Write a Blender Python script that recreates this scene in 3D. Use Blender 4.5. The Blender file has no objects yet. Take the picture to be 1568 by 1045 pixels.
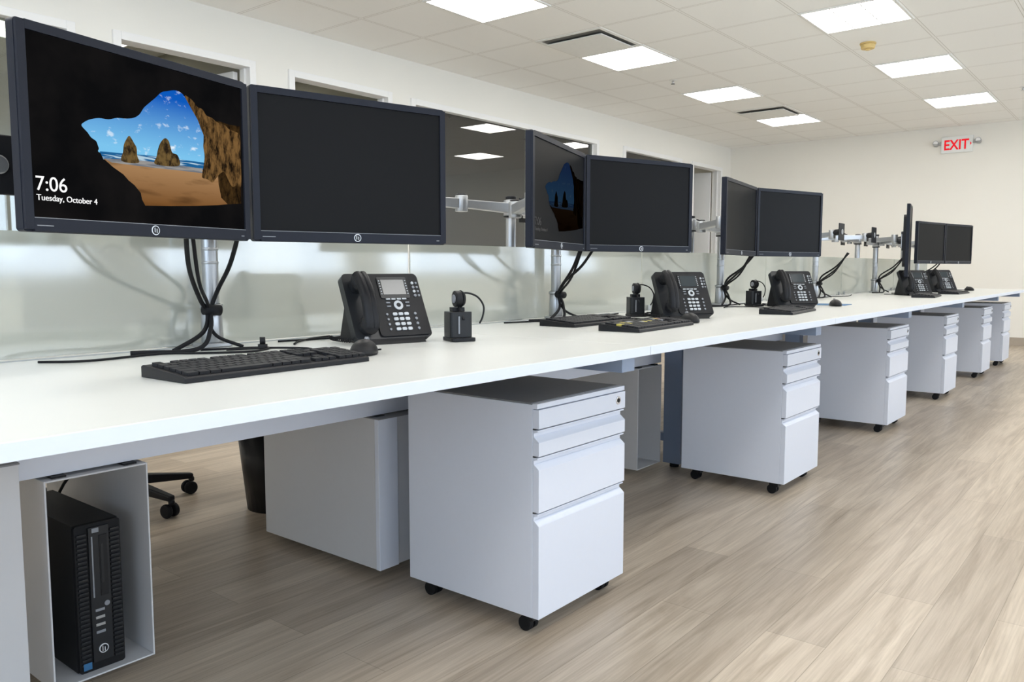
import bpy, bmesh, math, random
import numpy as np
from mathutils import Matrix, Vector
random.seed(4)
scene=bpy.context.scene
COL=scene.collection
try:
    scene.view_settings.view_transform='Standard'
    scene.view_settings.look='None'
except Exception: pass

# ------------------------------------------------------------ materials
def new_mat(name):
    m=bpy.data.materials.new(name); m.use_nodes=True
    nt=m.node_tree; b=nt.nodes.get('Principled BSDF'); return m,nt,b
def mat(name,col,rough=.5,metal=0,var=.04,scale=30,bump=0,coat=0,emit=None,es=0,spec=.5,ior=None):
    m,nt,b=new_mat(name)
    tc=nt.nodes.new('ShaderNodeTexCoord'); n=nt.nodes.new('ShaderNodeTexNoise')
    n.inputs['Scale'].default_value=scale; nt.links.new(tc.outputs['Object'],n.inputs['Vector'])
    mx=nt.nodes.new('ShaderNodeMix'); mx.data_type='RGBA'
    mx.inputs[6].default_value=(*[c*(1-var) for c in col],1)
    mx.inputs[7].default_value=(*[min(1,c*(1+var)) for c in col],1)
    nt.links.new(n.outputs['Fac'],mx.inputs[0]); nt.links.new(mx.outputs[2],b.inputs['Base Color'])
    b.inputs['Roughness'].default_value=rough; b.inputs['Metallic'].default_value=metal
    b.inputs['Specular IOR Level'].default_value=spec
    if ior: b.inputs['IOR'].default_value=ior
    if coat: b.inputs['Coat Weight'].default_value=coat
    if bump:
        bp=nt.nodes.new('ShaderNodeBump'); bp.inputs['Strength'].default_value=bump; bp.inputs['Distance'].default_value=.002
        nt.links.new(n.outputs['Fac'],bp.inputs['Height']); nt.links.new(bp.outputs[0],b.inputs['Normal'])
    if emit:
        b.inputs['Emission Color'].default_value=(*emit,1); b.inputs['Emission Strength'].default_value=es
    return m
def emis(name,col,s):
    m=bpy.data.materials.new(name); m.use_nodes=True; nt=m.node_tree; nt.nodes.clear()
    o=nt.nodes.new('ShaderNodeOutputMaterial'); e=nt.nodes.new('ShaderNodeEmission')
    e.inputs[0].default_value=(*col,1); e.inputs[1].default_value=s; nt.links.new(e.outputs[0],o.inputs[0]); return m
def emis_noise(name,c1,c2,s,scale,lo=.5,hi=.62,stretch=(1,1,1),grad=None,rough=.5):
    """emissive picture layer: base colour (optionally a vertical gradient (z0,c_at_z0,z1,c_at_z1)) mixed by noise with c2"""
    m=emis(name,c1,s); nt=m.node_tree; e=[n for n in nt.nodes if n.type=='EMISSION'][0]
    tc=nt.nodes.new('ShaderNodeTexCoord'); mp=nt.nodes.new('ShaderNodeMapping'); mp.inputs['Scale'].default_value=stretch
    n=nt.nodes.new('ShaderNodeTexNoise'); n.inputs['Scale'].default_value=scale; n.inputs['Detail'].default_value=8; n.inputs['Roughness'].default_value=rough
    r=nt.nodes.new('ShaderNodeMapRange'); r.inputs[1].default_value=lo; r.inputs[2].default_value=hi
    nt.links.new(tc.outputs['Object'],mp.inputs[0]); nt.links.new(mp.outputs[0],n.inputs['Vector']); nt.links.new(n.outputs['Fac'],r.inputs[0])
    mx=nt.nodes.new('ShaderNodeMix'); mx.data_type='RGBA'; nt.links.new(r.outputs[0],mx.inputs[0]); mx.inputs[6].default_value=(*c1,1); mx.inputs[7].default_value=(*c2,1)
    if grad:
        z0,ca,z1,cb=grad
        sp=nt.nodes.new('ShaderNodeSeparateXYZ'); nt.links.new(tc.outputs['Object'],sp.inputs[0])
        g=nt.nodes.new('ShaderNodeMapRange'); g.inputs[1].default_value=z0; g.inputs[2].default_value=z1; nt.links.new(sp.outputs[2],g.inputs[0])
        gm=nt.nodes.new('ShaderNodeMix'); gm.data_type='RGBA'; gm.inputs[6].default_value=(*ca,1); gm.inputs[7].default_value=(*cb,1)
        nt.links.new(g.outputs[0],gm.inputs[0]); nt.links.new(gm.outputs[2],mx.inputs[6])
    nt.links.new(mx.outputs[2],e.inputs[0]); return m

M_wall=mat('wall_paint',(.90,.88,.82),.75,var=.01,scale=4)
M_wall_e=mat('wall_paint_end',(.90,.87,.795),.75,var=.01,scale=4)
M_trim=mat('trim_white',(.92,.915,.90),.45,var=.01)
M_base=mat('baseboard_tan',(.42,.36,.29),.6)
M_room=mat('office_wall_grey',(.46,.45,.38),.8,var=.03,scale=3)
M_desk=mat('white_laminate',(.665,.665,.63),.34,var=.012,scale=12)
M_edge=mat('white_edge_band',(.74,.79,.87),.4,var=.01)
M_cab=mat('white_powder_coat',(.72,.75,.83),.38,var=.01,scale=60)
M_box=mat('beige_powder_coat',(.62,.62,.63),.4,var=.015,scale=60)
M_frame=mat('silver_frame_paint',(.30,.37,.50),.38,.3,var=.03)
M_dark=mat('shade_grey_top',(.21,.21,.215),.45,var=.1,scale=80)  # pedestal top grey has the shade under the desk painted in
M_blk=mat('black_plastic',(.012,.012,.0135),.42,var=.1,scale=80,ior=1.32)
M_blk2=mat('black_satin',(.019,.020,.022),.3,var=.1,ior=1.35)
M_rub=mat('black_rubber',(.009,.009,.010),.65,ior=1.3)
M_screen=mat('screen_black',(.0125,.0125,.013),.30,var=.02,ior=1.11)
M_bezel=mat('monitor_bezel',(.016,.018,.026),.36,var=.05,ior=1.22)
M_silver=mat('brushed_aluminium',(.45,.46,.47),.34,.85,var=.04,scale=120)
M_chrome=mat('polished_steel',(.65,.65,.66),.15,1,var=.02)
M_key=mat('key_black',(.015,.015,.017),.5,var=.1,ior=1.3)
M_keyleg=mat('key_grey',(.24,.25,.27),.5)
M_keyw=mat('phone_key_light',(.5,.52,.54),.45)
M_yel=mat('key_yellow',(.5,.42,.08),.5)
M_blue=mat('blue_mat',(.03,.14,.30),.5)
M_lcd=mat('phone_lcd',(.03,.04,.045),.15,var=.02)
M_logo=mat('logo_silver',(.8,.82,.85),.3,.4)
M_red=emis('exit_red',(.85,.02,.03),1.0)
M_exit=mat('exit_housing',(.78,.80,.77),.4,emit=(1,.95,.9),es=.05)
M_yelp=mat('detector_cream',(.75,.55,.22),.5)
M_blackslot=mat('shadow_gap',(.05,.05,.05),.8)
M_slot=mat('diffuser_slot',(.16,.16,.15),.8)
M_light=emis('troffer_lens',(1,.98,.94),12.6)
M_office_fill=emis('office_fill_lens',(1,.97,.88),4.0)  # fill emission for the rooms behind the north windows
M_vent=mat('diffuser_white',(.85,.85,.82),.5)
M_fab=mat('chair_fabric',(.05,.05,.055),.9,var=.2,scale=200,bump=.4)
M_ground=mat('outside_paving',(.4,.4,.38),.9)

def floor_mat():
    m,nt,b=new_mat('vinyl_plank_floor'); N=nt.nodes.new; L=nt.links.new
    tc=N('ShaderNodeTexCoord')
    br=N('ShaderNodeTexBrick'); br.offset=.37; br.inputs['Scale'].default_value=1
    br.inputs['Brick Width'].default_value=1.22; br.inputs['Row Height'].default_value=.152
    br.inputs['Mortar Size'].default_value=.0010; br.inputs['Mortar Smooth'].default_value=.3
    br.inputs['Color1'].default_value=(.575,.485,.385,1); br.inputs['Color2'].default_value=(.435,.36,.283,1)
    br.inputs['Mortar'].default_value=(.33,.27,.205,1); br.inputs['Bias'].default_value=-.1
    L(tc.outputs['Object'],br.inputs['Vector'])
    mp=N('ShaderNodeMapping'); mp.inputs['Scale'].default_value=(.8,11,1); L(tc.outputs['Object'],mp.inputs[0])
    n=N('ShaderNodeTexNoise'); n.inputs['Scale'].default_value=1.7; n.inputs['Detail'].default_value=7; n.inputs['Roughness'].default_value=.6; n.inputs['Distortion'].default_value=1.2
    L(mp.outputs[0],n.inputs['Vector'])
    r=N('ShaderNodeValToRGB'); r.color_ramp.elements[0].position=.34; r.color_ramp.elements[1].position=.60
    r.color_ramp.elements[0].color=(.76,.73,.69,1); r.color_ramp.elements[1].color=(1.07,1.07,1.06,1)
    L(n.outputs['Fac'],r.inputs[0])
    mp2=N('ShaderNodeMapping'); mp2.inputs['Scale'].default_value=(2,80,1); L(tc.outputs['Object'],mp2.inputs[0])
    n2=N('ShaderNodeTexNoise'); n2.inputs['Scale'].default_value=2; n2.inputs['Detail'].default_value=4; L(mp2.outputs[0],n2.inputs['Vector'])
    r2=N('ShaderNodeValToRGB'); r2.color_ramp.elements[0].position=.3; r2.color_ramp.elements[1].position=.6
    r2.color_ramp.elements[0].color=(.84,.83,.81,1); r2.color_ramp.elements[1].color=(1,1,1,1); L(n2.outputs['Fac'],r2.inputs[0])
    m1=N('ShaderNodeMix'); m1.data_type='RGBA'; m1.blend_type='MULTIPLY'; m1.inputs[0].default_value=1
    L(br.outputs['Color'],m1.inputs[6]); L(r.outputs[0],m1.inputs[7])
    m2=N('ShaderNodeMix'); m2.data_type='RGBA'; m2.blend_type='MULTIPLY'; m2.inputs[0].default_value=1
    L(m1.outputs[2],m2.inputs[6]); L(r2.outputs[0],m2.inputs[7]); L(m2.outputs[2],b.inputs['Base Color'])
    b.inputs['Roughness'].default_value=.36
    bp=N('ShaderNodeBump'); bp.inputs['Strength'].default_value=.1; bp.inputs['Distance'].default_value=.002
    L(n2.outputs['Fac'],bp.inputs['Height']); L(bp.outputs[0],b.inputs['Normal'])
    return m
M_floor=floor_mat()
def ceil_mat():
    m,nt,b=new_mat('acoustic_tile_grid'); N=nt.nodes.new; L=nt.links.new
    g=N('ShaderNodeNewGeometry'); s=N('ShaderNodeSeparateXYZ'); L(g.outputs['Position'],s.inputs[0])
    def mth(op,a,bv=None,c=None):
        n=N('ShaderNodeMath'); n.operation=op
        for i,x in enumerate((a,bv,c)):
            if x is None: continue
            if isinstance(x,(int,float)): n.inputs[i].default_value=x
            else: L(x,n.inputs[i])
        return n.outputs[0]
    def line(c,off):
        t=mth('DIVIDE',mth('SUBTRACT',c,off-6.1),.61); f=mth('FRACT',t)
        d=mth('MINIMUM',f,mth('SUBTRACT',1,f)); return d
    d=mth('MINIMUM',line(s.outputs[0],5.74),line(s.outputs[1],3.93))
    mask=mth('LESS_THAN',d,.014)
    edge=mth('LESS_THAN',mth('ABSOLUTE',mth('SUBTRACT',d,.0165)),.0032)
    n=N('ShaderNodeTexNoise'); n.inputs['Scale'].default_value=60; L(g.outputs['Position'],n.inputs['Vector'])
    mx=N('ShaderNodeMix'); mx.data_type='RGBA'; mx.inputs[6].default_value=(.94,.935,.905,1); mx.inputs[7].default_value=(.96,.955,.925,1); L(n.outputs['Fac'],mx.inputs[0])
    m2=N('ShaderNodeMix'); m2.data_type='RGBA'; L(mask,m2.inputs[0]); L(mx.outputs[2],m2.inputs[6]); m2.inputs[7].default_value=(.94,.93,.90,1)
    m3=N('ShaderNodeMix'); m3.data_type='RGBA'; L(edge,m3.inputs[0]); L(m2.outputs[2],m3.inputs[6]); m3.inputs[7].default_value=(.62,.60,.55,1)
    L(m3.outputs[2],b.inputs['Base Color']); b.inputs['Roughness'].default_value=.85
    return m
M_ceil=ceil_mat()
def frost_mat():
    m=bpy.data.materials.new('frosted_glass'); m.use_nodes=True; nt=m.node_tree; nt.nodes.clear(); N=nt.nodes.new; L=nt.links.new
    o=N('ShaderNodeOutputMaterial'); d=N('ShaderNodeBsdfDiffuse'); t=N('ShaderNodeBsdfTranslucent'); r=N('ShaderNodeBsdfRefraction'); g=N('ShaderNodeBsdfGlossy')
    tc=N('ShaderNodeTexCoord'); n=N('ShaderNodeTexNoise'); n.inputs['Scale'].default_value=1.5; L(tc.outputs['Object'],n.inputs['Vector'])
    cr=N('ShaderNodeValToRGB'); cr.color_ramp.elements[0].color=(.66,.685,.64,1); cr.color_ramp.elements[1].color=(.77,.785,.745,1); L(n.outputs['Fac'],cr.inputs[0])
    L(cr.outputs[0],d.inputs[0]); L(cr.outputs[0],t.inputs[0])
    r.inputs['Color'].default_value=(.90,.915,.88,1); r.inputs['Roughness'].default_value=.26; r.inputs['IOR'].default_value=1.06
    g.inputs['Roughness'].default_value=.08
    a=N('ShaderNodeMixShader'); a.inputs[0].default_value=.5; L(d.outputs[0],a.inputs[1]); L(t.outputs[0],a.inputs[2])
    b=N('ShaderNodeMixShader'); b.inputs[0].default_value=.5; L(a.outputs[0],b.inputs[1]); L(r.outputs[0],b.inputs[2])
    c=N('ShaderNodeMixShader'); c.inputs[0].default_value=.16; L(b.outputs[0],c.inputs[1]); L(g.outputs[0],c.inputs[2])
    L(c.outputs[0],o.inputs[0]); return m
M_frost=frost_mat()
def glass_mat():
    m=bpy.data.materials.new('window_glass'); m.use_nodes=True; nt=m.node_tree; nt.nodes.clear(); N=nt.nodes.new; L=nt.links.new
    o=N('ShaderNodeOutputMaterial'); t=N('ShaderNodeBsdfTransparent'); g=N('ShaderNodeBsdfGlossy'); f=N('ShaderNodeFresnel'); f.inputs[0].default_value=2.3
    t.inputs[0].default_value=(.84,.88,.82,1); g.inputs['Roughness'].default_value=.01
    a=N('ShaderNodeMixShader'); L(f.outputs[0],a.inputs[0]); L(t.outputs[0],a.inputs[1]); L(g.outputs[0],a.inputs[2]); L(a.outputs[0],o.inputs[0]); return m
M_glass=glass_mat()

# ------------------------------------------------------------ mesh builder
RX=Matrix.Rotation(math.pi/2,4,'X')     # local xy plane -> XZ plane, +z -> -Y
class MB:
    def __init__(s): s.v=[];s.f=[];s.m=[];s.s=[];s.mats=[]
    def mi(s,m):
        if m not in s.mats: s.mats.append(m)
        return s.mats.index(m)
    def add(s,vs,fs,m,smooth=False,M=None):
        k=len(s.v)
        for v in vs:
            v=Vector(v); s.v.append(M@v if M else v)
        i=s.mi(m)
        for j,f in enumerate(fs):
            s.f.append([k+a for a in f]); s.m.append(i)
            s.s.append(smooth[j] if isinstance(smooth,list) else smooth)
    def box(s,x0,y0,z0,x1,y1,z1,m,M=None):
        vs=[(x0,y0,z0),(x1,y0,z0),(x1,y1,z0),(x0,y1,z0),(x0,y0,z1),(x1,y0,z1),(x1,y1,z1),(x0,y1,z1)]
        s.add(vs,[(0,3,2,1),(4,5,6,7),(0,1,5,4),(1,2,6,5),(2,3,7,6),(3,0,4,7)],m,False,M)
    def prism(s,pts,d0,d1,m,M=None,smooth=False):
        n=len(pts); vs=[(p[0],p[1],d0) for p in pts]+[(p[0],p[1],d1) for p in pts]
        fs=[tuple(range(n))[::-1],tuple(range(n,2*n))]+[(i,(i+1)%n,n+(i+1)%n,n+i) for i in range(n)]
        s.add(vs,fs,m,[False,False]+[smooth]*n,M)
    def face(s,pts,m,M=None): s.add(pts,[tuple(range(len(pts)))],m,False,M)
    def cyl(s,p0,p1,r,m,r1=None,n=18,M=None):
        p0=Vector(p0);p1=Vector(p1); r1=r if r1 is None else r1
        d=(p1-p0).normalized(); a=d.orthogonal().normalized(); b=d.cross(a)
        vs=[]
        for p,q in((p0,r),(p1,r1)):
            for i in range(n):
                t=2*math.pi*i/n; vs.append(p+a*math.cos(t)*q+b*math.sin(t)*q)
        fs=[tuple(range(n))[::-1],tuple(range(n,2*n))]+[(i,(i+1)%n,n+(i+1)%n,n+i) for i in range(n)]
        s.add(vs,fs,m,[False,False]+[True]*n,M)
    def tube(s,pts,r,m,n=8,sub=6,M=None,smooth_path=True):
        P=[Vector(p) for p in pts]
        if smooth_path and len(P)>2:
            Q=[]
            E=[P[0]*2-P[1]]+P+[P[-1]*2-P[-2]]
            for i in range(1,len(E)-2):
                for k in range(sub):
                    t=k/sub; a,b,c,d=E[i-1],E[i],E[i+1],E[i+2]
                    Q.append(.5*((2*b)+(c-a)*t+(2*a-5*b+4*c-d)*t*t+(3*b-a-3*c+d)*t**3))
            Q.append(P[-1]); P=Q
        T=[(P[min(i+1,len(P)-1)]-P[max(i-1,0)]).normalized() for i in range(len(P))]
        a=T[0].orthogonal().normalized(); vs=[]
        for i,p in enumerate(P):
            a=(a-T[i]*a.dot(T[i]))
            a=a.normalized() if a.length>1e-6 else T[i].orthogonal().normalized()
            b=T[i].cross(a)
            for k in range(n):
                t=2*math.pi*k/n; vs.append(p+(a*math.cos(t)+b*math.sin(t))*r)
        fs=[]
        for i in range(len(P)-1):
            for k in range(n):
                fs.append((i*n+k,i*n+(k+1)%n,(i+1)*n+(k+1)%n,(i+1)*n+k))
        q=len(fs); fs+= [tuple(range(n))[::-1],tuple(range((len(P)-1)*n,len(P)*n))]
        s.add(vs,fs,m,[True]*q+[False,False],M)
    def ell(s,c,rx,ry,rz,m,nu=20,nv=12,vmin=-math.pi/2,M=None):
        vs=[];fs=[]
        for j in range(nv+1):
            ph=vmin+(math.pi/2-vmin)*j/nv
            for i in range(nu):
                t=2*math.pi*i/nu; vs.append((c[0]+rx*math.cos(ph)*math.cos(t),c[1]+ry*math.cos(ph)*math.sin(t),c[2]+rz*math.sin(ph)))
        for j in range(nv):
            for i in range(nu): fs.append((j*nu+i,j*nu+(i+1)%nu,(j+1)*nu+(i+1)%nu,(j+1)*nu+i))
        k=len(fs); fs.append(tuple(range(nu))[::-1])
        s.add(vs,fs,m,[True]*k+[False],M)
    def obj(s,name,loc=(0,0,0),rz=0,bevel=0,parent=None,recalc=True):
        me=bpy.data.meshes.new(name); me.from_pydata([tuple(v) for v in s.v],[],s.f)
        for m in s.mats: me.materials.append(m)
        for p,i,sm in zip(me.polygons,s.m,s.s): p.material_index=i; p.use_smooth=sm
        me.update()
        if recalc:
            bm=bmesh.new(); bm.from_mesh(me); bmesh.ops.recalc_face_normals(bm,faces=bm.faces); bm.to_mesh(me); bm.free()
        o=bpy.data.objects.new(name,me); COL.objects.link(o); o.location=loc; o.rotation_euler=(0,0,rz)
        if bevel:
            b=o.modifiers.new('bevel','BEVEL'); b.width=bevel; b.segments=2; b.limit_method='ANGLE'; b.angle_limit=math.radians(50)
        if parent: o.parent=parent
        return o
def rrect(w,h,r,n=4,cx=0,cy=0):
    P=[]
    for (sx,sy,a0) in((1,1,0),(-1,1,90),(-1,-1,180),(1,-1,270)):
        for k in range(n+1):
            a=math.radians(a0+90*k/n); P.append((cx+sx*(w/2-r)+r*math.cos(a),cy+sy*(h/2-r)+r*math.sin(a)))
    return P
def smooth2(P,sub=5):
    Q=[];n=len(P)
    for i in range(n):
        a,b,c,d=[Vector(P[(i+k-1)%n]) for k in range(4)]
        for k in range(sub):
            t=k/sub; v=.5*((2*b)+(c-a)*t+(2*a-5*b+4*c-d)*t*t+(3*b-a-3*c+d)*t**3); Q.append((v.x,v.y))
    return Q

# ------------------------------------------------------------ room shell
XW,XE,YS,YN,H=-2.6,11.45,-3.3,5.12,2.70
YB=8.3
b=MB(); b.box(XW-.2,YS-.2,-.1,XE+.2,YB+.2,0,M_floor); b.obj('floor')
b=MB(); b.box(XW-.2,YS-.2,H,XE+.2,YB+.2,H+.1,M_ceil); b.obj('ceiling')
ops=[(1.05,2.20,.85,2.39,'w'),(2.42,3.42,0,2.40,'d'),(3.70,4.72,0,2.40,'d'),(4.94,7.88,.85,2.39,'w'),(8.42,9.90,.85,2.39,'w'),(10.2,11.15,0,2.39,'d')]
b=MB(); x=XW
T=.045
for (x0,x1,z0,z1,k) in ops:
    x0+=T;x1-=T;z1-=T
    b.box(x,YN,0,x0,YN+.12,H,M_wall); b.box(x0,YN,z1,x1,YN+.12,H,M_wall)
    if z0>0: b.box(x0,YN,0,x1,YN+.12,z0,M_wall)
    x=x1
b.box(x,YN,0,XE,YN+.12,H,M_wall); b.obj('wall_north')
wi=di=0
for (x0,x1,z0,z1,k) in ops:
    b=MB(); zz=z0 if z0>0 else .001
    y0=YN-.018;y1=YN+.10
    b.box(x0,y0,zz,x0+T+.005,y1,z1,M_trim); b.box(x1-T-.005,y0,zz,x1,y1,z1,M_trim)
    b.box(x0+T+.005,y0,z1-T-.005,x1-T-.005,y1,z1,M_trim)
    if z0>0: b.box(x0+T+.005,y0-.01,z0-.02,x1-T-.005,y1,z0+.03,M_trim)
    b.box(x0+T+.005,y0+.05,zz+.03,x0+T+.022,y0+.075,z1-T-.006,M_trim)
    b.box(x1-T-.022,y0+.05,zz+.03,x1-T-.005,y0+.075,z1-T-.006,M_trim)
    if k=='w':
        wi+=1
        if x1-x0>2:
            xm=6.62; b.box(xm-.004,y0+.05,z0+.03,xm+.004,y0+.07,z1-T-.006,M_trim)
            b.box(x0+T+.022,y0+.06,z0+.03,xm-.004,y0+.066,z1-T-.006,M_glass)
            b.box(xm+.004,y0+.06,z0+.03,x1-T-.022,y0+.066,z1-T-.006,M_glass)
        else: b.box(x0+T+.022,y0+.06,z0+.03,x1-T-.022,y0+.066,z1-T-.006,M_glass)
        b.obj('window_%d'%wi,bevel=.002)
    else:
        di+=1
        b.obj('trim_%d'%di,bevel=.002)
        b=MB()
        M=Matrix.Translation((x1-T-.01,YN+.13,0))@Matrix.Rotation(math.radians(98),4,'Z')
        wd=x1-x0-2*T-.02
        b.box(0,0,.01,wd,.04,z1-T-.02,M_trim,M)
        b.cyl((wd-.07,-.05,1.0),(wd-.07,.09,1.0),.012,M_chrome,M=M)
        b.cyl((wd-.07,-.05,1.0),(wd-.19,-.05,1.0),.01,M_chrome,M=M)
        b.obj('door_%d'%di,bevel=.002)
b=MB(); b.box(XE,YS-.2,0,XE+.15,YB+.2,H,M_wall_e); b.obj('wall_east')
def wall_open(name,axis,c,t,a0,a1,opl,zs,zt,m):
    b=MB(); a=a0
    def bx(p,q,z0,z1):
        if axis=='x': b.box(p,c,z0,q,c+t,z1,m)
        else: b.box(c,p,z0,c+t,q,z1,m)
    for (p,q) in opl:
        bx(a,p,0,H); bx(p,q,0,zs); bx(p,q,zt,H); a=q
    bx(a,a1,0,H); b.obj(name)
SW=[(-1.9,.3),(.9,3.1),(3.7,5.9),(6.5,8.7),(9.1,11.0)]
wall_open('wall_south','x',YS-.15,.15,XW,XE,SW,.85,2.35,M_wall)
wall_open('wall_west','y',XW-.15,.15,YS-.15,YB,[(-2.6,-.2),(.4,2.8)],.85,2.35,M_wall)
b=MB(); b.box(XW,YB,0,XE,YB+.15,H,M_room); b.obj('wall_office_back')
for i,xx in enumerate((.6,3.52,4.8,8.1,10.0)):
    b=MB(); b.box(xx,YN+.12,0,xx+.1,YB,H,M_room); b.obj('wall_partition_%d'%(i+1))
b=MB(); b.box(XE-.012,YS,0,XE,YN,.1,M_base); b.obj('baseboard_east')
b=MB()
xs=XW
for (x0,x1,z0,z1,k) in ops:
    if k=='d': b.box(xs,YN-.012,0,x0,YN,.1,M_base); xs=x1
b.box(xs,YN-.012,0,XE-.012,YN,.1,M_base); b.obj('baseboard_north')
n=wi
for (p,q) in SW:
    n+=1; b=MB()
    for (u,v) in((p,p+.05),(q-.05,q),((p+q)/2-.025,(p+q)/2+.025)): b.box(u,YS-.12,.85,v,YS-.05,2.35,M_trim)
    b.box(p,YS-.12,.85,q,YS-.05,.9,M_trim); b.box(p,YS-.12,2.3,q,YS-.05,2.35,M_trim); b.obj('window_%d'%n)
for (p,q) in [(-2.6,-.2),(.4,2.8)]:
    n+=1; b=MB()
    for (u,v) in((p,p+.05),(q-.05,q),((p+q)/2-.025,(p+q)/2+.025)): b.box(XW-.12,u,.85,XW-.05,v,2.35,M_trim)
    b.box(XW-.12,p,.85,XW-.05,q,.9,M_trim); b.box(XW-.12,p,2.3,XW-.05,q,2.35,M_trim); b.obj('window_%d'%n)

# ------------------------------------------------------------ ceiling fittings
def troffer(x,y,ml=None):
    ml=ml or M_light
    b=MB(); w=.305
    b.box(-w,-w,-.008,w,-w+.018,0,M_vent); b.box(-w,w-.018,-.008,w,w,0,M_vent)
    b.box(-w,-w+.018,-.008,-w+.018,w-.018,0,M_vent); b.box(w-.018,-w+.018,-.008,w,w-.018,0,M_vent)
    b.box(-w+.018,-w+.018,-.004,w-.018,w-.018,-.001,ml)
    b.box(-w+.018,-.10,-.007,w-.018,-.092,-.003,M_vent); b.box(-w+.018,.092,-.007,w-.018,.10,-.003,M_vent)
    b.obj('ceiling_light_panel',(x,y,H))
for y in (3.625,1.795,-.035):
    for k in range(7):
        x=9.705-1.83*k
        if x>XW+.3: troffer(x,y)
for x in (1.8,2.9,4.2,6.0,7.2,9.1,10.8): troffer(x,6.675,M_office_fill)  # added fill panels, mostly out of view, to brighten the offices
def diffuser(x,y):
    b=MB(); w=.3
    b.box(-w,-w,-.006,w,-w+.03,0,M_vent); b.box(-w,w-.03,-.006,w,w,0,M_vent)
    b.box(-w,-w+.03,-.006,-w+.03,w-.03,0,M_vent); b.box(w-.03,-w+.03,-.006,w,w-.03,0,M_vent)
    b.box(-w+.03,-w+.03,-.003,w-.03,w-.03,-.001,M_slot)
    b.box(-w+.085,-w+.05,-.026,w-.035,w-.05,-.018,M_vent)
    for sx in(-1,1):
        for sy in(-1,1): b.cyl((sx*.15,sy*.15,-.02),(sx*.15,sy*.15,-.002),.006,M_vent)
    b.obj('ceiling_air_diffuser',(x,y,H),bevel=.002)
diffuser(5.435,3.625); diffuser(9.095,3.625)
b=MB(); b.cyl((0,0,-.012),(0,0,0),.06,M_yelp); b.cyl((0,0,-.045),(0,0,-.012),.05,M_yelp,r1=.055); b.cyl((0,0,-.055),(0,0,-.045),.02,M_yelp)
b.obj('smoke_detector',(6.82,1.93,H),bevel=.003)
for (x,y) in((7.0,3.72),(9.4,1.2),(3.4,1.2)):
    b=MB(); b.cyl((0,0,-.004),(0,0,0),.035,M_trim); b.cyl((0,0,-.03),(0,0,-.004),.01,M_chrome); b.cyl((0,0,-.034),(0,0,-.03),.02,M_chrome)
    b.obj('fire_sprinkler',(x,y,H))
b=MB(); b.box(-.03,-.175,-.1,0,.175,.1,M_exit)
for sy in(-1,1):
    b.cyl((-.02,sy*.175,.02),(-.02,sy*.215,.02),.018,M_silver); b.cyl((-.065,sy*.235,.03),(-.01,sy*.235,.02),.033,M_silver); b.cyl((-.067,sy*.235,.03),(-.065,sy*.235,.03),.027,M_trim)
ex=b.obj('exit_sign',(XE-.001,2.13,2.475),bevel=.004)
def text(name,s,size,m,parent,M):
    c=bpy.data.curves.new(name,'FONT'); c.body=s; c.size=size; c.extrude=.0004; c.materials.append(m)
    o=bpy.data.objects.new(name,c); COL.objects.link(o); o.parent=parent; o.matrix_local=M; return o
R=Matrix(((0,0,-1,0),(-1,0,0,0),(0,1,0,0),(0,0,0,1)))
t=text('exit_letters','EXIT',.17,M_red,ex,Matrix.Translation((-.032,.148,-.06))@R@Matrix.Scale(.80,4,(1,0,0))); t.data.offset=.0035
b=MB(); b.face([(-.032,-.162,.0),(-.032,-.145,.022),(-.032,-.145,-.022)],M_red); b.obj('exit_arrow',parent=ex,recalc=False)

# ------------------------------------------------------------ desks
ZD=.735
bounds=[-1.155,1.885,3.42,4.965,6.495,8.025,9.35]
def desk(x0,x1):
    b=MB(); g=.0012
    for (y0,y1) in((1.055,1.955),(1.985,2.885)):
        b.box(x0+g,y0,ZD-.025,x1-g,y1,ZD,M_desk)
        fy=y0 if y0<1.5 else y1
        s=-1 if y0<1.5 else 1
        b.box(x0+g,min(fy,fy+s*.0015),ZD-.0245,x1-g,max(fy,fy+s*.0015),ZD-.0005,M_edge)
    b.box(x0+.04,1.832,.498,x1-.04,1.846,ZD-.026,M_cab)
    b.box(x0+.04,2.09,.498,x1-.04,2.104,ZD-.026,M_cab)
    for y in(1.28,2.60): b.box(x0+.035,y,ZD-.062,x1-.035,y+.04,ZD-.026,M_frame)
    b.box(x0+.02,1.957,ZD-.03,x1-.02,1.983,ZD-.012,M_frame)
    b.obj('office_desk',bevel=.001)
for i in range(len(bounds)-1): desk(bounds[i],bounds[i+1])
def leg(x):
    b=MB()
    b.box(-.032,1.12,ZD-.075,.032,2.82,ZD-.027,M_frame)
    for (y0,y1) in((1.73,1.82),(2.12,2.21)):
        b.box(-.032,y0,.02,.032,y1,ZD-.075,M_frame); b.box(-.026,y0+.03,.02,.034,y0+.034,ZD-.08,M_dark)
        b.cyl((0,(y0+y1)/2,0),(0,(y0+y1)/2,.02),.022,M_rub)
    b.box(-.02,1.82,.12,.02,2.12,.16,M_frame)
    b.obj('desk_support_leg',(x,0,0),bevel=.003)
for x in [-1.12]+bounds[1:-1]+[bounds[-1]-.04]: leg(x)
bs=[-1.155,.375]+bounds[1:]
for i in range(len(bs)-1):
    b=MB(); x0,x1=bs[i]+.005,bs[i+1]-.005
    b.box(x0,1.967,ZD+.005,x1,1.973,1.022,M_frost)
    for x in(x0+.06,x1-.06):
        b.box(x-.012,1.958,ZD,x+.012,1.966,ZD+.025,M_silver); b.box(x-.012,1.974,ZD,x+.012,1.982,ZD+.025,M_silver)
    b.obj('frosted_desk_screen')

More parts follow.
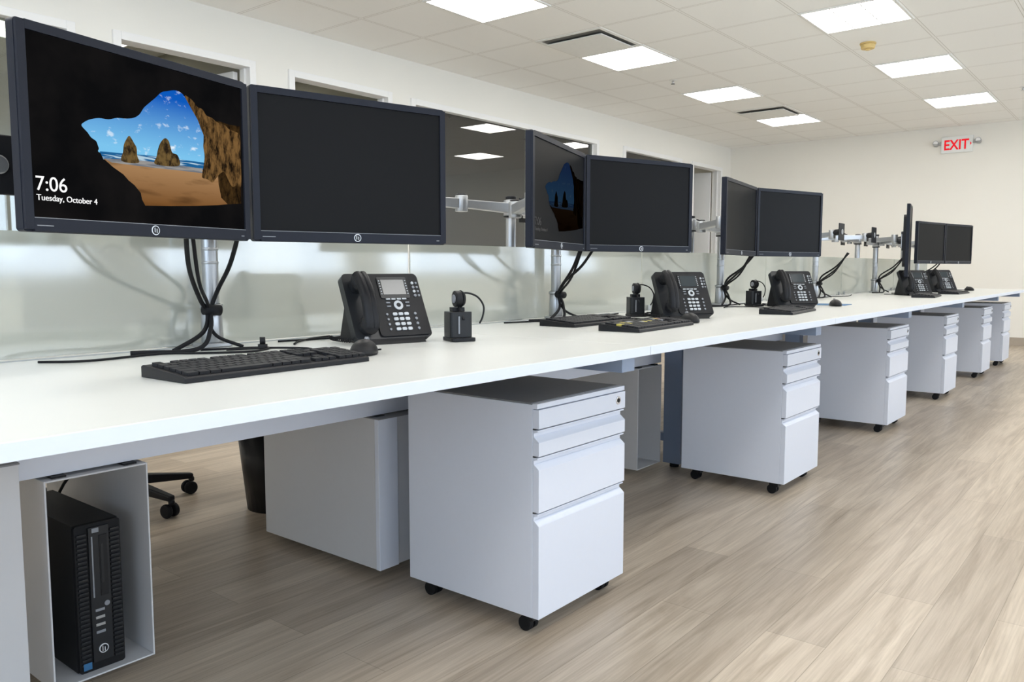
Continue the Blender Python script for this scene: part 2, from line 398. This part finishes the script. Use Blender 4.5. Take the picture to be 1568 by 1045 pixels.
# ------------------------------------------------------------ mobile pedestals
def pedestal(x,y,w=.412,d=.465,zt=.603,zb=.05,name='mobile_drawer_pedestal',toz=M_dark):
    b=MB(); f=.02
    b.box(0,f,zb,w,d,zt-.002,M_cab)
    b.box(.002,f+.004,zt-.002,w-.002,d-.004,zt+.002,toz)
    b.box(-.001,0.004,zt-.012,w+.001,f,zt+.001,M_cab)
    Zs=[(zt-.014,zt-.062,False),(zt-.066,zt-.132,True),(zt-.136,zt-.276,True),(zt-.280,zb,True)]
    MX=Matrix(((0,0,1,0),(1,0,0,0),(0,1,0,0),(0,0,0,1)))
    e=f-.0005
    for (a,c,pull) in Zs:
        if pull:
            b.box(.001,0,c,w-.001,e,a-.030,M_cab)
            b.prism([(0,a-.030),(.016,a-.017),(e,a-.017),(e,a-.030)],.001,w-.001,M_cab,MX)
            b.box(.001,.016,a-.017,w-.001,e,a-.008,M_cab)
            b.prism([(.004,a-.004),(.016,a-.008),(e,a-.008),(e,a),(.004,a)],.001,w-.001,M_cab,MX)
        else: b.box(.001,0,c,w-.001,e,a,M_cab)
        b.box(.0005,.012,c-.004,w-.0005,e,c,M_blackslot)
    b.cyl((w-.04,-.002,zt-.036),(w-.04,.002,zt-.036),.012,M_chrome); b.cyl((w-.04,-.004,zt-.036),(w-.04,-.002,zt-.036),.006,M_blk)
    for (cx,cy) in((.035,.05),(w-.035,.05),(.045,d-.06),(w-.045,d-.06)):
        b.cyl((cx,cy,.035),(cx,cy,zb),.012,M_blk); b.box(cx-.016,cy-.018,.03,cx+.016,cy+.02,.044,M_blk)
        b.cyl((cx-.018,cy+.008,.02),(cx-.004,cy+.008,.02),.02,M_rub); b.cyl((cx+.004,cy+.008,.02),(cx+.018,cy+.008,.02),.02,M_rub)
    return b.obj(name,(x,y,0),bevel=.0012)
for (x,y) in((1.575,1.19),(3.235,1.18),(4.855,1.19),(6.34,1.19),(7.83,1.19),(8.93,1.19)): pedestal(x,y)

# ------------------------------------------------------------ computer holders
def holder(x0,x1,front=False,z1=.492,y0=1.81,y1=2.38):
    b=MB(); t=.004; z0=.03
    b.box(x0,y0,z0,x0+t,y1,z1,M_box); b.box(x1-t,y0,z0,x1,y1,z1,M_box)
    b.box(x0+t,y0,z0,x1-t,y1,z0+t,M_box); b.box(x0+t,y0,z1-t,x1-t,y1,z1,M_box)
    if front:
        b.box(x0-.002,y0-.018,z0,x0+.075,y0-.001,z1,M_cab); b.box(x0+.079,y0-.012,z0,x1,y0-.001,z1,M_box)
        b.box(x0-.002,y0-.02,z1-.001,x1,y0+.3,z1+.003,M_dark)
    for x in(x0+.02,x1-.05): b.box(x,y0+.01,z1,x+.03,y1-.02,z1+.005,M_blk)
    return b.obj('computer_holder_cabinet',bevel=.001)
holder(.672,.895); holder(1.585,1.80,True); holder(3.13,3.345); holder(4.66,4.875,True); holder(2.2,2.41); holder(6.2,6.41,True)
holder(.30,.612,True,.55,1.78,1.828)
def pc(x,y,z):
    b=MB(); w,h,d=.1,.338,.36
    b.box(0,.012,0,w,d,h,M_blk)
    b.prism(rrect(w,h,.006,3,w/2,h/2),-.012,0,M_rub,RX)
    for i in range(30):
        zz=.018+i*.0102
        b.box(.004,-.0045,zz,.024,.001,zz+.0048,M_blk2)
        b.box(w-.024,-.0045,zz,w-.004,.001,zz+.0048,M_blk2)
    b.box(.028,-.006,.02,w-.028,.001,h-.008,M_blk2)
    b.box(.033,-.0075,.17,.036,-.005,.31,M_keyleg); b.box(.05,-.0075,.17,w-.033,-.0055,.31,M_blk)
    b.box(.052,-.0085,.2,.058,-.0065,.29,M_blk2)
    for i in range(4): b.box(.036,-.0075,.085+i*.017,.056,-.0055,.091+i*.017,M_silver if i in(1,2) else M_keyleg)
    b.cyl((.062,-.0075,.15),(.062,-.0055,.15),.006,M_keyleg)
    b.cyl((.05,-.0085,.048),(.05,-.0055,.048),.0105,M_logo,n=24); b.cyl((.05,-.009,.048),(.05,-.0084,.048),.0085,M_blk,n=24)
    b.box(.046,-.0095,.042,.0478,-.0088,.054,M_logo); b.box(.051,-.0095,.041,.0528,-.0088,.051,M_logo)
    b.box(.006,-.0052,.008,.024,-.0042,.024,M_blue); b.box(.035,-.0078,.318,.05,-.0058,.328,M_keyleg)
    return b.obj('desktop_computer',(x,y,z),bevel=.001)
o=pc(.735,1.832,.035)
b=MB(); b.tube([(.78,2.2,.39),(.75,2.24,.42),(.72,2.1,.45),(.70,1.95,.47),(.69,1.9,.485)],.004,M_rub); b.tube([(.85,2.19,.04),(.86,2.25,.3),(.86,2.1,.44),(.84,1.9,.48)],.004,M_rub)
b.obj('power_cable')

# ------------------------------------------------------------ monitors
def solve_h(src,dst):
    A=[];B=[]
    for (x,y),(u,v) in zip(src,dst):
        A.append([x,y,1,0,0,0,-u*x,-u*y]);B.append(u); A.append([0,0,0,x,y,1,-v*x,-v*y]);B.append(v)
    h=np.linalg.solve(np.array(A,float),np.array(B,float)); 
    return lambda p:((h[0]*p[0]+h[1]*p[1]+h[2])/(h[6]*p[0]+h[7]*p[1]+1),(h[3]*p[0]+h[4]*p[1]+h[5])/(h[6]*p[0]+h[7]*p[1]+1))
HF=solve_h([(15,22),(379,127),(385,365),(35,348)],[(-.5,.5),(.5,.5),(.5,-.5),(-.5,-.5)])
def lockscreen(o,w,h,k,y=-.0035):
    dim=k<.5
    kk=('' if not dim else '_dim')
    g=(lambda c:c) if not dim else (lambda c:(.25*c[0]+.08,.4*c[1]+.16,.5*c[2]+.34))
    r3=(.2 if dim else 1)
    Z=lambda p:HF(p)[1]*h
    sky=emis_noise('lock_sky'+kk,(0,0,0),g((.80,.89,.98)),1.0*k,30,.58,.72,(1,1,1.9),(Z((240,232)),g((.20,.55,.85)),Z((258,150)),g((.004,.10,.50))),.6)
    sea=emis_noise('lock_sea'+kk,g((.015,.13,.33)),g((.5,.68,.8)),.9*k,60,.5,.6,(.35,1,6))
    sand=emis_noise('lock_sand'+kk,(0,0,0),(.10,.045,.015),.85*k*r3,16,.5,.8,(.5,1,3),(Z((260,310)),(.22,.095,.028),Z((240,252)),(.46,.26,.12)))
    rock=emis_noise('lock_rock'+kk,(.24,.13,.045),(.015,.009,.005),.8*k*r3,55,.42,.60,(1.4,1,.55),None,.7)
    rockd=emis_noise('lock_cave'+kk,(.075,.04,.013),(.008,.005,.003),.8*k*r3,50,.36,.60,(1.2,1,.6),None,.7)
    stack=emis_noise('lock_stack'+kk,(.22,.14,.05),(.03,.02,.012),.7*k*r3,90,.42,.6,(1,1,.6),None,.65)
    wet=emis_noise('lock_wet'+kk,g((.42,.40,.38)),g((.20,.22,.26)),.75*k,50,.4,.6,(.4,1,4))
    cave=emis_noise('lock_cave_wall'+kk,(.0045,.0045,.005),(.010,.009,.009),1.0,9,.4,.7)
    b=MB()
    def P(pts,m,l,sm=True):
        if sm: pts=smooth2(pts,4)
        q=[HF(p) for p in pts]; b.face([(a*w,y-l*.0002,c*h) for a,c in q],m)
    if not dim:
        sx=w/2-.0168; b.face([(-sx,y+.0001,-h/2+.0243),(sx,y+.0001,-h/2+.0243),(sx,y+.0001,h/2-.0168),(-sx,y+.0001,h/2-.0168)],cave)
    P([(123,190),(127,185),(136,181),(150,179),(165,181),(178,179),(192,180),(204,179),(213,174),(220,164),(228,157),(238,149),(247,141),(256,139),(270,138),(281,144),(290,158),(302,172),(312,195),(313,220),(313,248),(230,239),(156,232),(150,224),(146,214),(138,208),(132,200)],sky,0)
    P([(151,229),(230,236),(313,247),(314,262),(230,252),(157,241)],sea,2,False)
    P([(157,240),(190,242),(240,249),(313,258),(340,262),(370,270),(370,308),(335,311),(300,312),(260,312),(222,311),(217,302),(215,292),(205,280),(196,273),(188,264),(172,253)],sand,3,False)
    P([(158,240),(190,241),(240,246),(310,256),(311,263),(270,258),(240,255),(200,250),(170,246)],wet,4,False)
    P([(330,184),(340,186),(352,190),(369,193),(370,230),(371,309),(350,310),(340,300),(336,280),(333,240)],rockd,4.5,False)
    P([(283,146),(290,149),(297,155),(303,163),(311,167),(317,176),(326,180),(333,186),(345,190),(352,197),(360,200),(369,207),(370,232),(371,281),(364,281),(358,284),(352,276),(345,262),(338,264),(331,272),(326,277),(318,272),(310,269),(312,255),(314,238),(312,222),(313,208),(308,195),(303,182),(293,165)],rock,5)
    P([(185,244),(187,230),(188,220),(191,213),(196,206),(200,210),(204,217),(208,224),(209,236),(211,247)],stack,6)
    P([(236,248),(239,238),(241,228),(245,217),(252,210),(258,214),(261,224),(264,232),(272,236),(275,251),(255,252)],stack,6)
    c=b.obj('screen_picture',parent=o,recalc=False)
    tm=emis('lock_text'+kk,(1,1,1),1.0*k)
    a=HF((51,286)); text('clock_text','7:06',.0345,tm,o,Matrix.Translation((a[0]*w,y-.001,a[1]*h))@RX)
    a=HF((53,301)); text('date_text','Tuesday, October 4',.0142,tm,o,Matrix.Translation((a[0]*w,y-.001,a[1]*h))@RX)
def monitor(L,R,zc=1.173,h=.345,content=0,portrait=False):
    L=Vector((*L,0));R=Vector((*R,0)); d=R-L; w=d.length-.006; ang=math.atan2(d.y,d.x); c=(L+R)/2
    b=MB(); W,Hh=(w,h)
    b.prism(rrect(W,Hh,.007),-.018,0,M_bezel,RX)
    sb,tb,bb=.0165,.0165,.024
    if portrait: bb=.0165
    for (x0,z0,x1,z1) in((-W/2+.001,-Hh/2+.004,-W/2+sb,Hh/2-.004),(W/2-sb,-Hh/2+.004,W/2-.001,Hh/2-.004),(-W/2+sb,Hh/2-tb,W/2-sb,Hh/2-.001),(-W/2+sb,-Hh/2+.001,W/2-sb,-Hh/2+bb)):
        b.box(x0,-.006,z0,x1,0,z1,M_bezel)
    b.box(-W/2+sb,-.002,-Hh/2+bb,W/2-sb,0,Hh/2-tb,M_screen)
    b.box(-W/2+sb,-.0066,-Hh/2+bb-.0008,W/2-sb,-.0055,-Hh/2+bb+.0004,M_keyleg)
    b.prism(rrect(W*.72,Hh*.72,.03),-.038,-.018,M_blk,RX); b.prism(rrect(W*.4 if not portrait else .12,.14,.01),-.048,-.038,M_blk,RX)
    if not portrait:
        b.cyl((0,-.0075,-Hh/2+.0125),(0,-.006,-Hh/2+.0125),.0092,M_logo,n=24)
        b.cyl((0,-.0079,-Hh/2+.0125),(0,-.0074,-Hh/2+.0125),.0078,M_blk,n=24)
        b.box(-.0035,-.0085,-Hh/2+.0085,-.0022,-.0078,-Hh/2+.0175,M_logo); b.box(.0014,-.0085,-Hh/2+.0075,.0027,-.0078,-Hh/2+.0155,M_logo)
        b.box(W/2-.03,-.007,-Hh/2+.009,W/2-.022,-.0055,-Hh/2+.011,M_keyleg)
        b.box(-W/2+.02,-.0068,-Hh/2+.010,-W/2+.05,-.0058,-Hh/2+.0115,M_keyleg)
    b.box(-.05,.048,-.05,.05,.053,.05,M_silver); b.cyl((0,.053,0),(0,.075,0),.022,M_blk)
    o=b.obj('computer_monitor',(c.x,c.y,zc),ang,bevel=.0012)
    if content: lockscreen(o,W,Hh,content,-.0025)
    back=Vector((-math.sin(ang),math.cos(ang),0)); return Vector((c.x,c.y,zc))+back*.10
A1=monitor((.532,1.467),(1.045,1.60),content=1.0)
A2=monitor((1.049,1.60),(1.547,1.475))
B1=monitor((1.90,1.468),(2.44,1.642),content=.075)
B2=monitor((2.443,1.642),(2.93,1.465))
C1=monitor((3.41,1.545),(3.98,1.635))
C2=monitor((3.985,1.635),(4.49,1.475))
D1=monitor((6.36,1.47),(6.70,1.533),zc=1.14,h=.53,portrait=True)
E1=monitor((7.20,1.60),(7.75,1.503),zc=1.15); E2=monitor((7.755,1.503),(8.28,1.386),zc=1.15)

def mount(px,py,heads,zarm=1.15,cables=True):
    b=MB()
    b.cyl((px,py,ZD+.012),(px,py,1.21),.020,M_silver,n=24); b.cyl((px,py,1.21),(px,py,1.222),.022,M_blk)
    b.prism(rrect(.085,.06,.008,3,px,py),ZD+.0005,ZD+.012,M_silver)
    b.cyl((px,py,ZD+.012),(px,py,ZD+.10),.028,M_silver,r1=.025)
    b.cyl((px,py,ZD+.10),(px,py,ZD+.112),.029,M_silver)
    for z in (.95,.985): b.cyl((px,py,z),(px,py,z+.008),.0215,M_silver)
    b.cyl((px,py,zarm-.03),(px,py,zarm+.03),.029,M_silver); b.cyl((px,py,zarm-.037),(px,py,zarm-.03),.030,M_blk)
    for i,(hd,hasmon,bend) in enumerate(heads):
        hd=Vector(hd); p=Vector((px,py,zarm)); 
        e=(p+hd)/2+Vector(bend); e.z=zarm+.005
        def seg(a,c,r):
            d=(c-a).normalized(); s=d.cross(Vector((0,0,1)))
            u=Vector((0,0,1))
            P=[a+s*r+u*r*1.1,a-s*r+u*r*1.1,a-s*r-u*r*1.1,a+s*r-u*r*1.1]; r2=r*.75
            Q=[c+s*r2+u*r2*1.1,c-s*r2+u*r2*1.1,c-s*r2-u*r2*1.1,c+s*r2-u*r2*1.1]
            b.add(P+Q,[(0,1,2,3),(4,5,6,7),(0,1,5,4),(1,2,6,5),(2,3,7,6),(3,0,4,7)],M_silver)
        seg(p,e,.018); seg(e,Vector((hd.x,hd.y,zarm+.012)),.017)
        b.cyl(e-Vector((0,0,.03)),e+Vector((0,0,.03)),.024,M_silver); b.cyl(e+Vector((0,0,.03)),e+Vector((0,0,.036)),.02,M_blk)
        h0=Vector((hd.x,hd.y,zarm-.02)); b.cyl(h0,h0+Vector((0,0,.06)),.022,M_silver)
        if not hasmon:
            dy=-1 if py<1.97 else 1
            b.cyl((hd.x,hd.y,zarm+.02),(hd.x,hd.y+dy*.05,zarm+.025),.02,M_blk)
            b.cyl((hd.x,hd.y+dy*.05,zarm+.025),(hd.x,hd.y+dy*.058,zarm+.025),.04,M_blk)
            b.box(hd.x-.055,hd.y+dy*.058-.003,zarm-.03,hd.x+.055,hd.y+dy*.058+.003,zarm+.08,M_blk)
            b.cyl((hd.x,hd.y+dy*.061,zarm+.025),(hd.x,hd.y+dy*.066,zarm+.025),.018,M_silver)
    o=b.obj('dual_monitor_arm',bevel=.003)
    if cables:
        b=MB(); m=M_rub; f=-.04
        b.tube([(px-.22,py-.28,1.04),(px-.17,py-.20,.94),(px-.07,py+f-.03,.86),(px-.035,py+f,.83),(px-.06,py-.06,.78),(px-.15,py-.08,ZD+.006)],.0055,m)
        b.tube([(px-.06,py-.24,1.04),(px-.035,py-.15,.95),(px-.01,py+f-.01,.885),(px-.025,py+f,.835),(px-.045,py-.07,.79),(px-.10,py-.10,ZD+.008),(px-.24,py-.05,ZD+.006)],.0055,m)
        b.tube([(px-.20,py-.27,1.03),(px-.13,py-.17,.91),(px-.045,py+f-.02,.85),(px-.035,py+f,.815),(px-.03,py-.07,.77),(px+.02,py-.11,ZD+.006)],.0045,m)
        b.cyl((px-.045,py+f,.836),(px+.0,py+f,.832),.014,m)
        b.cyl((px,py,.835),(px,py,.848),.0225,m)
        b.obj('monitor_cable_bundle')
mount(1.14,1.93,[(A1,1,(.02,.12,0)),(A2,1,(.1,.12,0)),((.575,1.74,1.1),0,(.0,.10,0))],zarm=1.105)
mount(2.66,1.925,[(B1,1,(-.05,.1,0)),(B2,1,(.1,.08,0))])
mount(4.21,1.925,[(C1,1,(-.02,.1,0)),(C2,1,(.1,.08,0))])
mount(5.76,1.925,[((5.45,1.72,1.15),0,(-.03,.05,0)),((6.12,1.70,1.15),0,(.03,.05,0))])
mount(7.25,1.925,[(D1,1,(-.05,.1,0)),((7.02,1.72,1.15),0,(.08,.05,0))])
mount(8.72,1.925,[(E1,1,(.0,.1,0)),(E2,1,(.12,.1,0))])
for px in (1.10,2.50,4.05,5.62,7.1,8.6):
    lx=px-.55 if px>2 else .62
    mount(px,2.03,[((lx,2.17,1.18),0,(.02,-.04,0)),((px+.42,2.22,1.18),0,(0,-.02,0))],zarm=1.175,cables=False)

# ------------------------------------------------------------ desk equipment
M_red2=mat('key_red',(.3,.06,.05),.5)
def keyboard(x,y,rz,w=.44,colour=False):
    b=MB(); d=.148
    MX=Matrix(((0,0,1,0),(1,0,0,0),(0,1,0,0),(0,0,0,1)))
    b.prism([(-d/2,.0),(d/2,.0),(d/2,.020),(d/2-.006,.023),(-d/2+.004,.011),(-d/2,.008)],-w/2,w/2,M_blk,MX)
    tilt=math.atan2(.012,d-.01)
    M=Matrix.Translation((0,0,.0165))@Matrix.Rotation(tilt,4,'X')
    u=w/23.2
    def key(kx,row,kw=1):
        x0=-w/2+.010+kx*u; y0=-.064+row*.0205; 
        m=M_key
        if colour and row in(3,4) and random.random()<.28: m=random.choice([M_yel,M_yel,M_keyleg,M_red2])
        b.box(x0+.0012,y0,0,x0+kw*u-.0012,y0+.0175,.0065,m,M)
    for row in range(6):
        if row==0: ks=[(0,1.3),(1.3,1.2),(2.5,1.2),(3.7,6),(9.7,1.2),(10.9,1.2),(12.1,1.2),(13.3,1.4)]
        elif row==5: ks=[(0,1)]+[(1.9+i+(.5*(i//4)),1) for i in range(12)]
        elif row==1: ks=[(0,2.2)]+[(2.2+i,1) for i in range(10)]+[(12.2,2.5)]
        elif row==2: ks=[(0,1.8)]+[(1.8+i,1) for i in range(11)]+[(12.8,1.9)]
        elif row==3: ks=[(0,1.5)]+[(1.5+i,1) for i in range(13)]
        else: ks=[(i,1) for i in range(13)]+[(13,1.7)]
        for k in ks: key(k[0],row,k[1])
        if row in(0,3,4,5):
            for i in range(3): key(15.2+i,row)
        if row==1: key(16.2,row)
        if row<5:
            for i in range(4): key(18.6+i,row)
    return b.obj('computer_keyboard',(x,y,ZD+.0008),rz,bevel=.0008)
def mouse(x,y,rz,tail=True):
    b=MB(); 
    b.ell((0,0,.003),.032,.058,.034,M_blk,24,8,0); b.ell((0,0,.0005),.031,.056,.004,M_blk2,24,3,0)
    b.cyl((-.004,.03,.030),(.004,.03,.030),.010,M_keyleg,n=14)
    b.box(-.0006,.012,.028,.0006,.05,.0335,M_rub)
    b.tube([(0,.055,.008),(.01,.09,.004),(.06,.16,.0035),(.03,.26,.0035)] if tail else [(0,.055,.008),(.01,.075,.004),(.02,.09,.0035)],.002,M_rub)
    return b.obj('computer_mouse',(x,y,ZD+.0005),rz)
def phone(x,y,rz,s=1.0):
    b=MB(); tilt=math.radians(62)
    M=Matrix.Translation((0,-.075,.014))@Matrix.Rotation(tilt,4,'X')
    W,Hh=.235,.198
    b.prism(rrect(W,Hh,.014,5,0,Hh/2),-.026,0,M_blk2,M)
    MX=Matrix(((0,0,1,0),(1,0,0,0),(0,1,0,0),(0,0,0,1)))
    b.prism([(-.085,0),(.085,0),(.085,.012),(.03,.17),(.0,.15),(-.075,.012)],-.09,.09,M_blk,MX)
    b.prism(rrect(.158,Hh-.01,.010,5,.034,Hh/2),0,.005,M_blk,M)
    hx=-.082
    for k,(yy,rr,zz) in enumerate(((.158,.024,.030),(.034,.023,.026))):
        b.ell((hx,yy,zz),.025,.030,.020,M_blk,20,12,M=M); b.cyl((hx,yy,0),(hx,yy,zz),.021,M_blk2,n=20,M=M)
    P=[(hx,.176,.034),(hx,.150,.046),(hx,.096,.054),(hx,.045,.044),(hx,.020,.032)]
    b.tube([(hx-.007,p[1],p[2]) for p in P],.0145,M_blk,n=12,M=M); b.tube([(hx+.007,p[1],p[2]) for p in P],.0145,M_blk,n=12,M=M)
    b.prism(rrect(.092,.066,.005,3,.028,.150),.005,.008,M_blk2,M); b.box(-.008,.128,.008,.064,.174,.0088,M_lcd,M)
    for i in range(6):
        b.box(-.015,.129+i*.008,.008,-.011,.132+i*.008,.0095,M_keyw,M); b.box(.067,.129+i*.008,.008,.071,.132+i*.008,.0095,M_keyw,M)
    for i in range(4): b.box(-.004+i*.017,.113,.005,.009+i*.017,.117,.008,M_keyw,M)
    for i in range(4):
        b.cyl((.092,.125+i*.013,.005),(.092,.125+i*.013,.008),.0045,M_keyw if i%2 else M_keyleg,n=10,M=M)
        b.cyl((.104,.125+i*.013,.005),(.104,.125+i*.013,.008),.0035,M_keyleg,n=10,M=M)
    b.cyl((.03,.096,.005),(.03,.096,.0085),.014,M_keyw,n=24,M=M); b.cyl((.03,.096,.0085),(.03,.096,.0095),.0065,M_blk,n=16,M=M)
    for sx in(-1,1):
        for k in range(2): b.box(.03+sx*.030-.006,.091+k*.011,.005,.03+sx*.030+.006,.095+k*.011,.008,M_keyleg,M)
    for r in range(4):
        for c in range(3):
            b.prism(rrect(.0138,.0088,.003,3,.012+c*.018,.024+r*.015),.005,.0085,M_keyw,M)
        b.cyl((.076,.024+r*.015,.005),(.076,.024+r*.015,.008),.0042,M_keyleg,n=10,M=M)
        b.cyl((-.012,.024+r*.015,.005),(-.012,.024+r*.015,.008),.0035,M_keyleg,n=10,M=M)
    pts=[]
    for i in range(60):
        t=i/59; a=i*1.3; pts.append((-.125-.01*math.sin(t*3)+.005*math.cos(a),-.06+.13*t,.012+.005*math.sin(a)))
    b.tube(pts,.0016,M_rub,n=5,sub=2)
    b.tube([(-.02,.07,.02),(-.03,.10,.004),(-.08,.13,.004),(-.13,.15,.004)],.003,M_rub)
    o=b.obj('desk_telephone',(x,y,ZD+.0008),rz,bevel=.001); o.scale=(s,s,s); return o
def headset(x,y,rz):
    b=MB()
    b.prism(rrect(.072,.085,.012,4),0,.010,M_blk)
    b.prism(rrect(.066,.062,.010,4,0,.008),.010,.082,M_blk2); b.box(-.012,-.026,.02,-.007,-.0225,.07,M_keyleg)
    b.box(-.018,.000,.082,.018,.028,.094,M_blk)
    b.cyl((-.012,.004,.118),(.006,.004,.118),.023,M_blk,n=22); b.cyl((.006,.004,.118),(.016,.004,.118),.025,M_rub,r1=.019,n=22)
    b.cyl((-.016,.004,.118),(-.012,.004,.118),.012,M_keyleg,n=18)
    b.tube([(0,.004,.10),(.0,-.012,.085),(.004,-.026,.06)],.004,M_blk)
    b.tube([(.0,.008,.130),(.03,.012,.134),(.065,.018,.122),(.085,.02,.095),(.082,.02,.065),(.072,.02,.045)],.0028,M_blk)
    b.tube([(0,.05,.006),(.01,.07,.004),(.02,.11,.004),(.05,.15,.004)],.002,M_rub)
    return b.obj('wireless_headset_dock',(x,y,ZD+.0008),rz,bevel=.0015)
keyboard(.955,1.425,math.radians(2)); mouse(1.262,1.475,math.radians(-55),False)
phone(1.525,1.70,math.radians(-14)); headset(1.676,1.55,math.radians(-25))
keyboard(2.45,1.38,math.radians(4),colour=True); keyboard(2.50,1.66,math.radians(2),.42); mouse(2.80,1.40,math.radians(-40),False)
phone(3.03,1.56,math.radians(-32)); headset(3.0,1.75,math.radians(-40))
keyboard(3.72,1.36,math.radians(6)); mouse(4.5,1.39,math.radians(-60),False); phone(4.27,1.55,math.radians(-38)); headset(4.22,1.73,math.radians(-30))
phone(6.68,1.50,math.radians(-38)); phone(7.72,1.52,math.radians(-35)); keyboard(6.35,1.33,math.radians(6)); keyboard(7.3,1.33,math.radians(0)); mouse(8.35,1.40,math.radians(-50))
b=MB(); b.prism(rrect(.2,.18,.01),0,.002,M_blue); b.obj('mouse_pad',(4.66,1.46,ZD+.0002),.1)
def cable(pts,r=.0028):
    b=MB(); b.tube([(p[0],p[1],ZD+(p[2] if len(p)>2 else r+.0006)) for p in pts],r,M_rub); b.obj('desk_cable')
cable([(.70,1.88),(.78,1.82),(.95,1.84),(1.02,1.78),(1.12,1.72),(1.2,1.78),(1.06,1.85)])
cable([(1.0,1.52),(1.05,1.62),(1.15,1.60),(1.25,1.66),(1.2,1.76),(1.1,1.80)])
cable([(1.32,1.90),(1.45,1.88),(1.6,1.90),(1.75,1.92),(1.9,1.90)])
cable([(1.30,1.80),(1.36,1.86),(1.45,1.91),(1.52,1.93)])
cable([(2.3,1.90),(2.45,1.86),(2.6,1.84),(2.75,1.86),(2.9,1.86),(3.1,1.90)])
cable([(2.62,1.50),(2.70,1.60),(2.78,1.56),(2.85,1.66),(2.80,1.78),(2.88,1.80)],.0024)
cable([(2.80,1.50),(2.76,1.66),(2.83,1.74),(2.78,1.80),(2.70,1.80)],.0024)
cable([(3.14,1.70),(3.22,1.68),(3.30,1.72),(3.26,1.80),(3.16,1.83)],.0024)
cable([(3.9,1.90),(4.05,1.85),(4.2,1.86),(4.4,1.88),(4.6,1.9)])
cable([(3.25,1.84),(3.35,1.78),(3.5,1.74),(3.7,1.8),(3.85,1.86)])
cable([(3.85,1.46),(3.92,1.58),(4.02,1.56),(4.08,1.68),(4.0,1.78),(3.9,1.76)],.0024)
cable([(5.4,1.9),(5.6,1.84),(5.9,1.86),(6.1,1.8),(6.4,1.86)])
b=MB(); b.cyl((0,0,0),(0,0,.012),.012,M_blk); b.cyl((0,0,.012),(0,0,.03),.007,M_blk); b.obj('cable_clip',(1.19,1.78,ZD+.0005))

# ------------------------------------------------------------ chair and bin on the far side
def chair(x,y,rz):
    b=MB()
    for i in range(5):
        a=2*math.pi*i/5
        M=Matrix.Rotation(a,4,'Z')
        vs=[(.03,-.025,.13),(.03,.025,.13),(.03,.025,.085),(.03,-.025,.085),(.30,-.014,.085),(.30,.014,.085),(.30,.014,.062),(.30,-.014,.062)]
        b.add(vs,[(0,1,2,3),(4,5,6,7),(0,1,5,4),(1,2,6,5),(2,3,7,6),(3,0,4,7)],M_blk,False,M)
        b.cyl((.295,0,.05),(.295,0,.07),.012,M_blk,M=M); b.cyl((.285,-.026,.027),(.285,-.006,.027),.027,M_rub,M=M); b.cyl((.285,.006,.027),(.285,.026,.027),.027,M_rub,M=M)
    b.cyl((0,0,.08),(0,0,.14),.04,M_blk); b.cyl((0,0,.14),(0,0,.26),.028,M_blk); b.cyl((0,0,.26),(0,0,.40),.016,M_chrome)
    b.box(-.12,-.10,.39,.12,.10,.43,M_blk)
    b.prism(rrect(.49,.48,.09,6),.43,.50,M_fab)
    b.tube([(0,.10,.41),(0,.27,.42),(0,.30,.52),(0,.285,.66)],.022,M_blk)
    M=Matrix.Translation((0,.25,.78))@Matrix.Rotation(math.radians(84),4,'X')
    b.prism(rrect(.45,.50,.09,6),-.03,.03,M_fab,M)
    for sx in(-1,1):
        b.tube([(sx*.16,0,.42),(sx*.27,.0,.44),(sx*.28,0,.55),(sx*.28,0,.66)],.014,M_blk); b.prism(rrect(.07,.24,.03,4,sx*.28,-.01),.66,.69,M_blk)
    b.obj('office_chair',(x,y,0),rz,bevel=.006)
chair(1.44,3.16,math.radians(-5))
def bin_(x,y):
    b=MB(); n=32; h=.40
    def ring(r,z): return [(r*math.cos(2*math.pi*i/n),r*math.sin(2*math.pi*i/n),z) for i in range(n)]
    vs=ring(.12,0)+ring(.16,h)+ring(.167,h)+ring(.167,h-.015)+ring(.155,h)+ring(.116,.006)
    fs=[tuple(range(n))[::-1]]
    for a,c in((0,1),(1,4),(4,5),(1,2),(2,3)):
        for i in range(n): fs.append((a*n+i,a*n+(i+1)%n,c*n+(i+1)%n,c*n+i))
    fs.append(tuple(range(5*n,6*n)))
    b.add(vs,fs,M_blk,True); b.obj('waste_basket',(x,y,0))
bin_(1.86,2.70)

# ------------------------------------------------------------ light
w=bpy.data.worlds.new('sky'); scene.world=w; w.use_nodes=True; nt=w.node_tree
bg=nt.nodes['Background']; bg.inputs[0].default_value=(.62,.76,1,1); bg.inputs[1].default_value=1.0
b=MB(); b.box(-30,-30,-.3,40,40,-.12,M_ground); b.obj('ground_outside')
def area(name,loc,rot,sx,sy,e,col):
    l=bpy.data.lights.new(name,'AREA'); l.shape='RECTANGLE'; l.size=sx; l.size_y=sy; l.energy=e; l.color=col
    o=bpy.data.objects.new(name,l); COL.objects.link(o); o.location=loc; o.rotation_euler=rot
for i,(p,q) in enumerate(SW):
    area('daylight_fill_south',((p+q)/2,YS-.14,1.6),(math.radians(108),0,0),q-p,1.5,40,(.74,.86,1))  # added area lamps at unseen windows, tilted up to brighten the ceiling
for (p,q) in [(-2.6,-.2),(.4,2.8)]:
    area('daylight_fill_west',(XW-.14,(p+q)/2,1.6),(math.radians(106),0,math.radians(-90)),q-p,1.5,46,(.60,.77,1))  # bluish daylight stand-ins added at the unseen west side, also tilted upward

# ------------------------------------------------------------ camera
cd=bpy.data.cameras.new('camera'); cam=bpy.data.objects.new('camera',cd); COL.objects.link(cam)
cd.sensor_width=36; cd.lens=28.38; cd.clip_start=.05
cam.location=(0,0,.94); cam.rotation_euler=(math.radians(90-5.16),0,math.radians(-51))
scene.camera=cam
